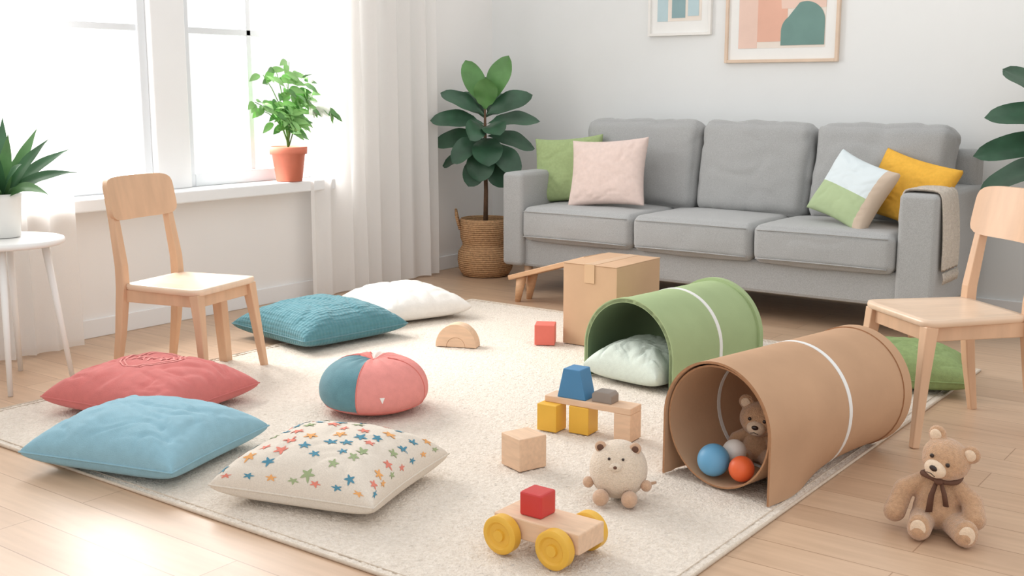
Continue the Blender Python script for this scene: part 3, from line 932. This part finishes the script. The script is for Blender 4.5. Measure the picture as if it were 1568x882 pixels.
P = pillow_fn(.205, .21, .125, .055, k=.08, wr=.010, seed=21, zc=.06, lift=.01)
ga = rad(-7)
pillow('floor_pillow', .2, .21, .125, .05, M['mint'], None, (-2.515 - math.sin(ga) * .15, 4.225 + math.cos(ga) * .15, RZ), (0, 0, ga), P=P)

bto = Vector((-1.592, 3.25, RZ + .001)); bta = rad(-11.5)
bt = grp('cardboard_play_tunnel', bto, -11.5)
CM = [M['cardt'], M['cardt'], M['cardedge']]
mo = (.05, .75)
sheetU('inner_tube', .204, .412, .80, .006, CM, bt, full=True)
sheetU('outer_shell', .218, .426, .82, .008, CM, bt, y0=-.01, morph=mo)
sheetU('rim_back', .2225, .4305, .05, .010, CM, bt, y0=.78, morph=mo)
sheetU('band', .2198, .4278, .018, .0025, [M['whiteband']] * 3, bt, y0=.43, morph=mo)
sheetU('band_inner', .196, .404, .016, .002, [M['whiteband']] * 3, bt, y0=.25, full=True)
def inb(l, a, z):
    return (bto.x + l * math.cos(bta) - a * math.sin(bta), bto.y + l * math.sin(bta) + a * math.cos(bta), RZ + z)

def ball(name, l, al, r, m_, up=0):
    zc = .2085 - math.sqrt((.194 - r) ** 2 - l * l) + up
    b_ = blob(name, [(0, 0, 0, r, r, r)], m_, None, voxel=0, loc=inb(l, al, zc))
    s_ = b_.modifiers.new('s', 'SUBSURF'); s_.levels = 1; s_.render_levels = 1
    return b_
ball('toy_ball', -.045, .045, .055, M['ballb'])
ball('toy_ball', .062, .055, .043, M['ballo'])
ball('toy_ball', -.030, .137, .042, M['ballg'], .030)

# ------------------------------------------------------------------ blocks
o = box('red_toy_block', -.052, .052, -.052, .052, 0, .105, M['redc'], None, .004); o.location = (-3.285, 4.695, RZ + .0525); o.rotation_euler = (0, 0, rad(30))
o = box('wooden_toy_block', -.0565, .0565, -.0565, .0565, 0, .115, M['woodb'], None, .003); o.location = (-2.235, 3.067, RZ + .0575); o.rotation_euler = (0, 0, rad(-19))
ar = grp('wooden_arch_block', (-3.61, 4.38, RZ), 22)
prism('outer_arch', arc(0, 0, .108, .118, 0, 180, 32) + arc(0, 0, .05, .05, 180, 0, 16), .075, M['woodb'], ar, bv=.002)
prism('inner_half_disc', arc(0, 0, .049, .049, 0, 180, 20), .072, M['woodb'], ar, bv=.002)
bg = grp('wooden_block_bridge', (-2.283, 3.532, RZ), 4)
box('plank', -.155, .215, -.045, .045, .105, .130, M['woodb'], bg, .003)
box('yellow_block_1', -.165, -.08, -.085, -.005, 0, .105, M['yw'], bg, .003)
box('yellow_block_2', -.045, .04, -.05, .03, 0, .105, M['yw'], bg, .003)
box('end_block', .145, .215, -.045, .045, 0, .105, M['woodb'], bg, .003)
prism('blue_trapezoid', [(-.062, .13), (.062, .13), (.036, .245), (-.036, .245)], .08, M['bluep'], bg, (-.04, 0, 0))
prism('grey_block', [(-.042, .13), (.042, .13), (.042, .160), (.03, .172), (-.03, .172), (-.042, .160)], .06, M['greyp'], bg, (.085, 0, 0))

# toy car
car = grp('wooden_toy_car', (-1.74, 2.50, RZ), 0)
box('body', -.14, .15, -.064, .064, .045, .105, M['woodb'], car, .004)
box('red_block', -.07, .005, -.037, .037, .105, .175, M['redp'], car, .006)
for i, (x, y) in enumerate([(-.095, -.085), (.085, -.085), (-.095, .085), (.085, .085)]):
    w = lathe('wheel_%d' % (i + 1), [(0, -.019), (.05, -.019), (.056, -.014), (.056, .014), (.05, .019), (.040, .019), (.034, .013), (.018, .013), (.016, .020), (0, .021)], M['yw'], car, 40, (x, y, .056), (rad(90) if y < 0 else rad(-90), 0, 0), cap=False)
    autosmooth(w, 40)
for i, x in enumerate((-.095, .085)):
    tube('axle_%d' % (i + 1), [(x, -.1, .056), (x, .1, .056)], .008, M['woodd'], car, 10)

# ------------------------------------------------------------------ teddy bears
def teddy(name, loc, rz, scale=1.0, tilt=22, ribbon=True, hs=1.0, hy=-14):
    g = grp(name, loc, rz, scale)
    els = [(0, .005, .105, .074, .064, .092), (0, 0, .07, .078, .066, .066)]
    els += chain([(-.045, -.005, .165), (-.105, -.02, .13), (-.125, -.05, .06)], [.030, .033, .036])
    els += chain([(.045, -.005, .165), (.105, -.02, .12), (.118, -.05, .075)], [.030, .033, .036])
    els += chain([(-.04, -.02, .045), (-.035, -.125, .042)], [.042, .038]) + [(-.035, -.13, .048, .036, .026, .045)]
    els += chain([(.05, -.02, .045), (.10, -.115, .042)], [.042, .038]) + [(.105, -.12, .048, .036, .026, .045)]
    els += chain([(0, 0, .17), (.015, -.005, .22)], [.045, .05])
    blob('body', els, M['bear'], g, .0045, 5)
    h = bpy.data.objects.new('head', None); sc.collection.objects.link(h); h.parent = g
    h.location = (.018, -.012, .248); h.rotation_euler = (rad(4), rad(tilt), rad(hy)); h.scale = (hs,) * 3
    blob('head_plush', [(0, 0, 0, .078, .068, .066), (0, -.02, -.012, .066, .055, .05), (-.060, .008, .055, .030, .016, .030), (.060, .008, .055, .030, .016, .030)], M['bear'], h, .004, 5)
    blob('muzzle', [(0, -.066, -.016, .036, .028, .028)], M['bearl'], h, 0)
    blob('inner_ear_1', [(-.061, -.006, .056, .019, .006, .019)], M['bearl'], h, 0)
    blob('inner_ear_2', [(.061, -.006, .056, .019, .006, .019)], M['bearl'], h, 0)
    blob('nose', [(0, -.092, -.005, .013, .007, .009)], M['dark'], h, 0)
    tube('mouth', [(-.014, -.088, -.030), (0, -.0935, -.024), (.014, -.088, -.030)], .0016, M['dark'], h, 6)
    blob('eye_1', [(-.028, -.064, .016, .007, .005, .007)], M['dark'], h, 0)
    blob('eye_2', [(.028, -.064, .016, .007, .005, .007)], M['dark'], h, 0)
    blob('foot_pad_1', [(-.035, -.153, .050, .024, .007, .030)], M['bearl'], g, 0)
    blob('foot_pad_2', [(.109, -.142, .050, .024, .007, .030, (0, 0, rad(10)))], M['bearl'], g, 0)
    if ribbon:
        pts = [(.006 + .058 * math.cos(t * pi / 10), -.005 + .056 * math.sin(t * pi / 10), .188 + .006 * math.sin(t * pi / 5)) for t in range(21)]
        tube('neck_ribbon', pts, .009, M['ribbon'], g, 8)
        tube('ribbon_tail_1', [(.0, -.062, .185), (-.012, -.075, .14), (-.016, -.078, .085)], [.008, .012, .014], M['ribbon'], g, 8, squash=.35)
        tube('ribbon_tail_2', [(.012, -.062, .185), (.026, -.074, .15), (.034, -.074, .11)], [.008, .012, .013], M['ribbon'], g, 8, squash=.35)
        blob('knot', [(.006, -.064, .186, .015, .012, .012)], M['ribbon'], g, 0)
    return g
teddy('teddy_bear', (-.912, 3.352, 0), 8, .92)
teddy('teddy_bear', inb(-.048, .282, .016), 14, .64, 6, False, 1.4, 0)

# plush mouse
ms = grp('plush_mouse', (-1.805, 2.99, RZ + .001), 25)
blob('body', [(0, 0, .095, .094, .090, .095)], M['mouse'], ms, .005, 4)
for s in (-1, 1):
    blob('ear_%d' % (s + 2), [(s * .055, -.022, .172, .019, .011, .019)], M['mousep'], ms, 0)
    blob('inner_ear_%d' % (s + 2), [(s * .055, -.031, .172, .011, .005, .011)], M['ribbon'], ms, 0)
    blob('foot_%d' % (s + 2), [(s * .045, -.085, .026, .026, .032, .026)], M['mousep'], ms, 0)
    blob('paw_%d' % (s + 2), [(s * .092, -.03, .055, .018, .02, .018)], M['mousep'], ms, 0)
    blob('eye_%d' % (s + 2), [(s * .022, -.072, .150, .0045, .004, .0045)], M['dark'], ms, 0)
blob('snout', [(0, -.082, .126, .020, .014, .014)], M['mouse'], ms, 0)
blob('nose', [(0, -.096, .130, .006, .005, .005)], M['ribbon'], ms, 0)
tube('tail', [(.05, .07, .03), (.09, .085, .02), (.115, .08, .03)], [.008, .007, .004], M['mousep'], ms, 8)

# ------------------------------------------------------------------ lights
w = bpy.data.worlds.new('world'); sc.world = w; w.use_nodes = True
bg_ = w.node_tree.nodes['Background']; bg_.inputs[0].default_value = (1.0, .99, .975, 1); bg_.inputs[1].default_value = .90
def area(name, loc, target, sx, sy, en, col=(1, 1, 1)):
    l = bpy.data.lights.new(name, 'AREA'); l.shape = 'RECTANGLE'; l.size = sx; l.size_y = sy; l.energy = en; l.color = col
    o = bpy.data.objects.new(name, l); sc.collection.objects.link(o); o.location = loc
    d = Vector(target) - Vector(loc); o.rotation_euler = d.to_track_quat('-Z', 'Y').to_euler(); return o
area('window_daylight', (-6.6, 3.9, 2.3), (-3.0, 3.7, .4), 3.0, 2.0, 350, (1, .98, .95))

# ------------------------------------------------------------------ camera
cam = bpy.data.cameras.new('camera'); co = bpy.data.objects.new('camera', cam); sc.collection.objects.link(co)
cam.sensor_width = 36; cam.lens = 1740 / 1568 * 36
co.location = (0, 0, 1.3)
co.rotation_euler = (rad(90 - 9.9), 0, rad(36.7))
sc.camera = co
